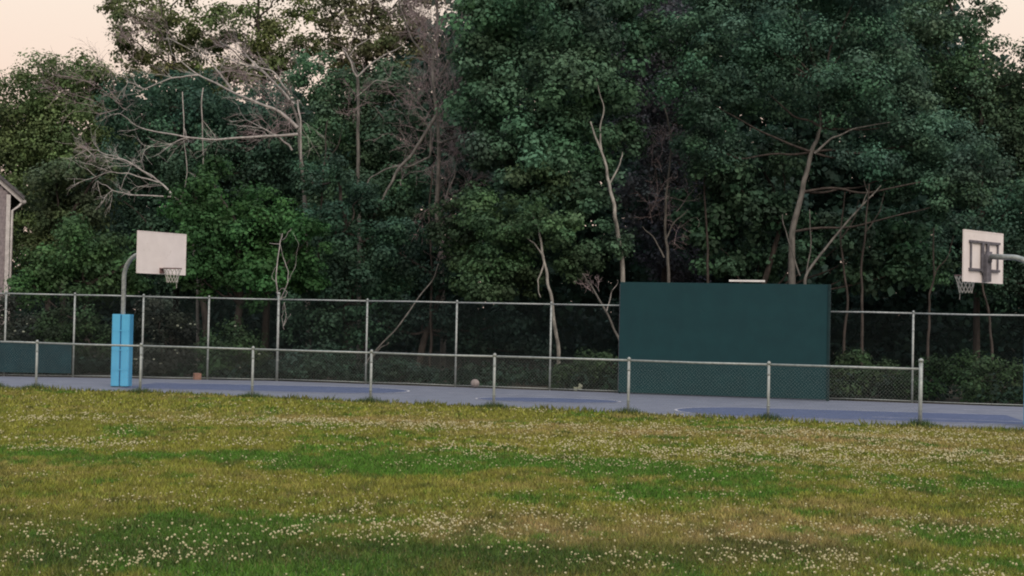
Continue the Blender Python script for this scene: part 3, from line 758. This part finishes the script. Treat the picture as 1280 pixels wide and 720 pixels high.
dead('dead_tree', 'tall purple brown snag veiled in fine twigs left of the great teal crown', 552, 53.5,
     [([(556, 400), (546, 280), (549, 180), (541, 100), (547, 20), (540, -50)], .12, .03, 0),
      ([(545, 145), (520, 185), (495, 215), (478, 250), (468, 268)], .07, .03, -.6),
      ([(540, 165), (538, 196), (518, 206), (490, 209), (462, 222), (452, 248)], .045, .018, -.7),
      ([(546, 75), (528, 73), (508, 72)], .035, .012, -.4),
      ([(542, 56), (530, 36), (517, 12)], .035, .012, -.4),
      ([(545, 60), (530, 50), (522, 40)], .025, .010, -.5),
      ([(552, 160), (570, 158), (580, 140), (582, 124)], .05, .03, -.6),
      ([(548, 180), (575, 170), (600, 175), (622, 190)], .05, .014, -.4),
      ([(550, 270), (566, 225), (570, 205), (590, 190)], .04, .012, -.5),
      ([(545, 100), (570, 60), (590, 20), (600, -20)], .05, .015, .2),
      ([(545, 90), (515, 50), (500, 10), (495, -20)], .05, .015, .2)],
     [(540, 10, 0, 1, 1.5, 20, 22), (548, 60, 0, 1, 1.4, 20, 15), (548, 120, .1, .6, 1.3, 20, 13), (550, 180, 0, .2, 1.3, 20, 15), (560, 230, .2, .1, 1.2, 22, 24), (575, 185, .4, .2, 1.2, 16, 22), (520, 130, -.3, .5, 1.0, 12, 14), (575, 0, .3, 1, 1.4, 10, 16), (510, 20, -.3, 1, 1.3, 8, 14), (600, 190, .6, 0, 1.2, 8, 18), (545, 280, 0, -.3, 1.2, 14, 16)], m=M_bark)
dead('dead_tree', 'slim forked grey snag with two pale upswept arms left of the purple snag', 448, 55,
     [([(449, 400), (448, 250), (447, 165), (447, 95)], .09, .05, 0),
      ([(447, 96), (462, 82), (482, 68), (502, 58)], .035, .012, -.5),
      ([(446, 96), (436, 72), (428, 62)], .035, .012, -.5),
      ([(436, 70), (450, 55), (470, 42)], .022, .010, -.5),
      ([(447, 120), (470, 100), (492, 104)], .018, .008, -.5)],
     [(440, 70, 0, 1, .9, 4, 8), (448, 130, 0, .5, .8, 6, 6)])
dead('dead_tree', 'bare snag with a pale broken tip in the dark gap above the green wall', 836, 52.5,
     [([(836, 340), (832, 300), (832, 250), (840, 180), (834, 145), (822, 105)], .07, .02, 0),
      ([(830, 322), (818, 298), (803, 283)], .035, .012, -.3),
      ([(832, 300), (845, 275), (860, 262)], .035, .010, -.3)],
     [(835, 200, 0, .7, 1.0, 6, 14), (838, 280, 0, .7, 1.0, 8, 14)], m=M_bark)
dead('dead_tree', 'leaning bare pole propped behind the tall fence left of centre', 462, 48.5,
     [([(455, 458), (475, 432), (500, 405), (540, 352), (548, 330)], .034, .015, 0), ([(466, 446), (476, 434), (486, 428)], .025, .015, -.2)], [], m=M_bark)
dead('dead_tree', 'short leaning dead stem against the left side of the green wall', 790, 47.5,
     [([(775, 425), (758, 390), (738, 355), (728, 342)], .05, .018, 0), ([(758, 390), (764, 365), (772, 350)], .02, .008, 0)], [(745, 360, -.3, .7, .6, 3, 6)])
dead('dead_tree', 'forking bare limbs rising right of the grey trunk above the green wall', 1004, 49.8,
     [([(1004, 400), (1006, 345), (1040, 300), (1075, 260), (1101, 232)], .075, .018, 0),
      ([(1018, 192), (1040, 172), (1070, 160), (1112, 153)], .045, .012, -.1),
      ([(1000, 345), (985, 300), (978, 268)], .03, .012, 0),
      ([(1075, 260), (1085, 240), (1080, 225)], .02, .008, 0),
      ([(1008, 345), (1014, 300), (1012, 262)], .03, .012, .2)],
     [], m=M_bark)
for i, (pts, lab) in enumerate((([(1078, 400), (1076, 340), (1082, 290)], 'faint grey trunk just right of the green wall'),
                                ([(1160, 420), (1162, 380), (1168, 345)], 'faint grey trunk behind the end post of the low fence'),
                                ([(1055, 420), (1060, 370), (1050, 300)], 'dim trunk against the right end of the green wall'),
                                ([(1240, 430), (1236, 390), (1228, 350)], 'faint trunk below the right backboard'),
                                ([(538, 400), (540, 340), (536, 270)], 'dark trunk in the shade behind the purple snag'),
                                ([(885, 345), (884, 300), (880, 240)], 'thin dim trunk above the middle of the green wall'),
                                ([(400, 400), (398, 330), (404, 210)], 'pale forked stem among leaves right of the bright bush'))):
    dead('bare_trunk', lab, pts[0][0], 50+i*.4, [(pts+[(pts[-1][0]+random.uniform(-8, 8), pts[-1][1]-60)], .06, .02, 0), ([pts[-1], (pts[-1][0]+18, pts[-1][1]-26), (pts[-1][0]+24, pts[-1][1]-50)], .025, .008, 0)], [], m=M_bark_dark, cat='tree trunk')

# vine tangle over the corner post
pv = on_far(348); root = empty('dead_vine', pv+Vector((0, -.02, 0)), 'tangle of bare pale vines rising above the thick fence post', 'vine')
def vp(x, y): return local(P(x, y, pv.y-.05+random.uniform(-.12, .12)), root)
for pts, r in (([(348, 375), (345, 350), (347, 325), (350, 305), (353, 292)], .022), ([(350, 375), (358, 358), (361, 340), (354, 322), (350, 305)], .014), ([(350, 305), (337, 304)], .010),
               ([(353, 300), (360, 290), (364, 286)], .010), ([(350, 304), (352, 296), (349, 292)], .008), ([(344, 352), (340, 345), (343, 336), (347, 330)], .008),
               ([(349, 374), (356, 372), (360, 366), (352, 360), (345, 366)], .010), ([(355, 378), (358, 395), (354, 408), (358, 400), (363, 392)], .010), ([(356, 378), (352, 396), (355, 412)], .008), ([(362, 350), (370, 330), (374, 305), (366, 290)], .006)):
    limb('vine_stem', [vp(x, y) for x, y in pts], r, r*.6, M_dead, root, amp=.02, seg=3, sides=5)

# ------------------------------------------------------------------ grass and clover
def scatter(n, y0, y1, margin=1.5):
    # uniform over the wedge in view between two depths
    Y = np.sqrt(RNG.uniform(y0*y0, y1*y1, n)); X = RNG.uniform(-1, 1, n)*(Y*640/F*1.08+margin+.6)
    k = Y < edge_y(X)+.05
    return X[k], Y[k]
Vs = []; Cs = []
for n, y0, y1, h, w in ((170000, 8.5, 15, .050, .006), (185000, 15, 22, .055, .0105), (140000, 22, 30, .055, .016), (95000, 30, 41.5, .06, .025)):
    X, Y = scatter(n, y0, y1); N = len(X)
    edge = np.exp(-((edge_y(X)-Y)/.35)**2)
    hh = h*RNG.uniform(.5, 1.25, N)*(1+edge*1.3*fbm(X*3, Y*0+1, 8, 2)*1.3)
    an = RNG.uniform(0, math.pi, N); le = RNG.normal(size=(N, 2))*hh[:, None]*.45
    b = np.stack([X, Y, np.zeros(N)], 1); dx = np.stack([np.cos(an), np.sin(an), np.zeros(N)], 1)*w
    tip = b+np.stack([le[:, 0], le[:, 1], hh], 1)
    Vs.append(np.stack([b-dx, b+dx, tip], 1))
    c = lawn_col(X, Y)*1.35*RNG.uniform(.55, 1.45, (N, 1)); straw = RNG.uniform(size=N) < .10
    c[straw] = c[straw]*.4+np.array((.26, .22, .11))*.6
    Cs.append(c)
X, Y = scatter(60000, 8.5, 22); g, b_, d_ = lawn_fields(X, Y); k = RNG.uniform(size=len(X)) < .25+g*.6+d_*.3; X, Y = X[k], Y[k]; N = len(X)   # flat broad clover leaves
z = RNG.uniform(.02, .055, N); an = RNG.uniform(0, 6.28, N); w = RNG.uniform(.006, .012, N)
a3 = [np.stack([X+w*np.cos(an+t), Y+w*np.sin(an+t), z+RNG.normal(size=N)*.004], 1) for t in (0, 2.1, 4.2)]
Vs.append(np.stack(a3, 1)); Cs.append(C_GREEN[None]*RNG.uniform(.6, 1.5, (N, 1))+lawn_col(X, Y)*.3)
for p in npts[1:]:      # uncut tufts round the posts of the low fence
    N = 420; X = p.x+RNG.normal(size=N)*.22; Y = np.full(N, p.y)+RNG.normal(size=N)*.12; hh = RNG.uniform(.05, .20, N)*np.exp(-((X-p.x)/.4)**2)
    an = RNG.uniform(0, math.pi, N); b = np.stack([X, Y, np.zeros(N)], 1); dx = np.stack([np.cos(an), np.sin(an), np.zeros(N)], 1)*.008
    Vs.append(np.stack([b-dx, b+dx, b+np.stack([RNG.normal(size=N)*.04, RNG.normal(size=N)*.04, hh], 1)], 1)); Cs.append(np.array((.06, .105, .03))[None]*RNG.uniform(.5, 1.5, (N, 1)))
o = np_mesh('grass', np.concatenate(Vs), 3, M_grass, np.concatenate(Cs)); tag(o, 'patchy green and olive mown grass of the field', 'grass', kind='stuff')

def clover(n, y0, y1, rad, oct_=False):
    X, Y = scatter(n, y0, y1); _, _, d = lawn_fields(X, Y)
    cl = fbm(X*3.3, Y*2.6, 41, 3); keep = RNG.uniform(size=len(X)) < np.clip(.03+d*.62, 0, 1)*np.clip((cl-.36)*4.2, .12, 1.6)
    X, Y = X[keep], Y[keep]; N = len(X)
    # uneven small drifts of blooms
    r = rad*RNG.uniform(.45, 1.3, N); z = RNG.uniform(.035, .075, N)
    if oct_:
        dirs = np.array([(1, 0, 0), (0, 1, 0), (-1, 0, 0), (0, -1, 0), (0, 0, .8), (0, 0, -.8)], float)
        tri = [(0, 1, 4), (1, 2, 4), (2, 3, 4), (3, 0, 4), (1, 0, 5), (2, 1, 5), (3, 2, 5), (0, 3, 5)]
    else:
        ph = (1+5**.5)/2; dirs = np.array([(-1, ph, 0), (1, ph, 0), (-1, -ph, 0), (1, -ph, 0), (0, -1, ph), (0, 1, ph), (0, -1, -ph), (0, 1, -ph), (ph, 0, -1), (ph, 0, 1), (-ph, 0, -1), (-ph, 0, 1)])/math.sqrt(1+ph*ph)
        tri = [(0, 11, 5), (0, 5, 1), (0, 1, 7), (0, 7, 10), (0, 10, 11), (1, 5, 9), (5, 11, 4), (11, 10, 2), (10, 7, 6), (7, 1, 8), (3, 9, 4), (3, 4, 2), (3, 2, 6), (3, 6, 8), (3, 8, 9), (4, 9, 5), (2, 4, 11), (6, 2, 10), (8, 6, 7), (9, 8, 1)]
    an = RNG.uniform(0, 6.28, N); ca, sa = np.cos(an), np.sin(an)
    jit = 1+RNG.uniform(-.25, .25, (N, len(dirs), 1))
    D = dirs[None]*jit*r[:, None, None]
    x = D[:, :, 0]*ca[:, None]-D[:, :, 1]*sa[:, None]; y = D[:, :, 0]*sa[:, None]+D[:, :, 1]*ca[:, None]
    Pp = np.stack([x+X[:, None], y+Y[:, None], D[:, :, 2]+z[:, None]], -1)
    T = Pp[:, np.array(tri)]                        # N, ntri, 3, 3
    return T.reshape(-1, 3, 3), N
parts = []; tot = 0
for a in ((24000, 8.5, 15, .0092, False), (32000, 15, 22, .0112, True), (40000, 22, 31, .0155, True), (34000, 31, 41, .017, True)):
    t_, n_ = clover(*a); parts.append(t_); tot += n_
print('clover heads', tot, 'tris', sum(sum(len(p.vertices)-2 for p in o.data.polygons) if len(o.data.polygons) < 5000 else len(o.data.polygons)*(len(o.data.polygons[0].vertices)-2) for o in bpy.data.objects if o.type == 'MESH'))
o = np_mesh('clover_flowers', np.concatenate(parts), 3, M_clover); tag(o, 'drifts of small off white clover blooms in the grass', 'flowers', kind='stuff')
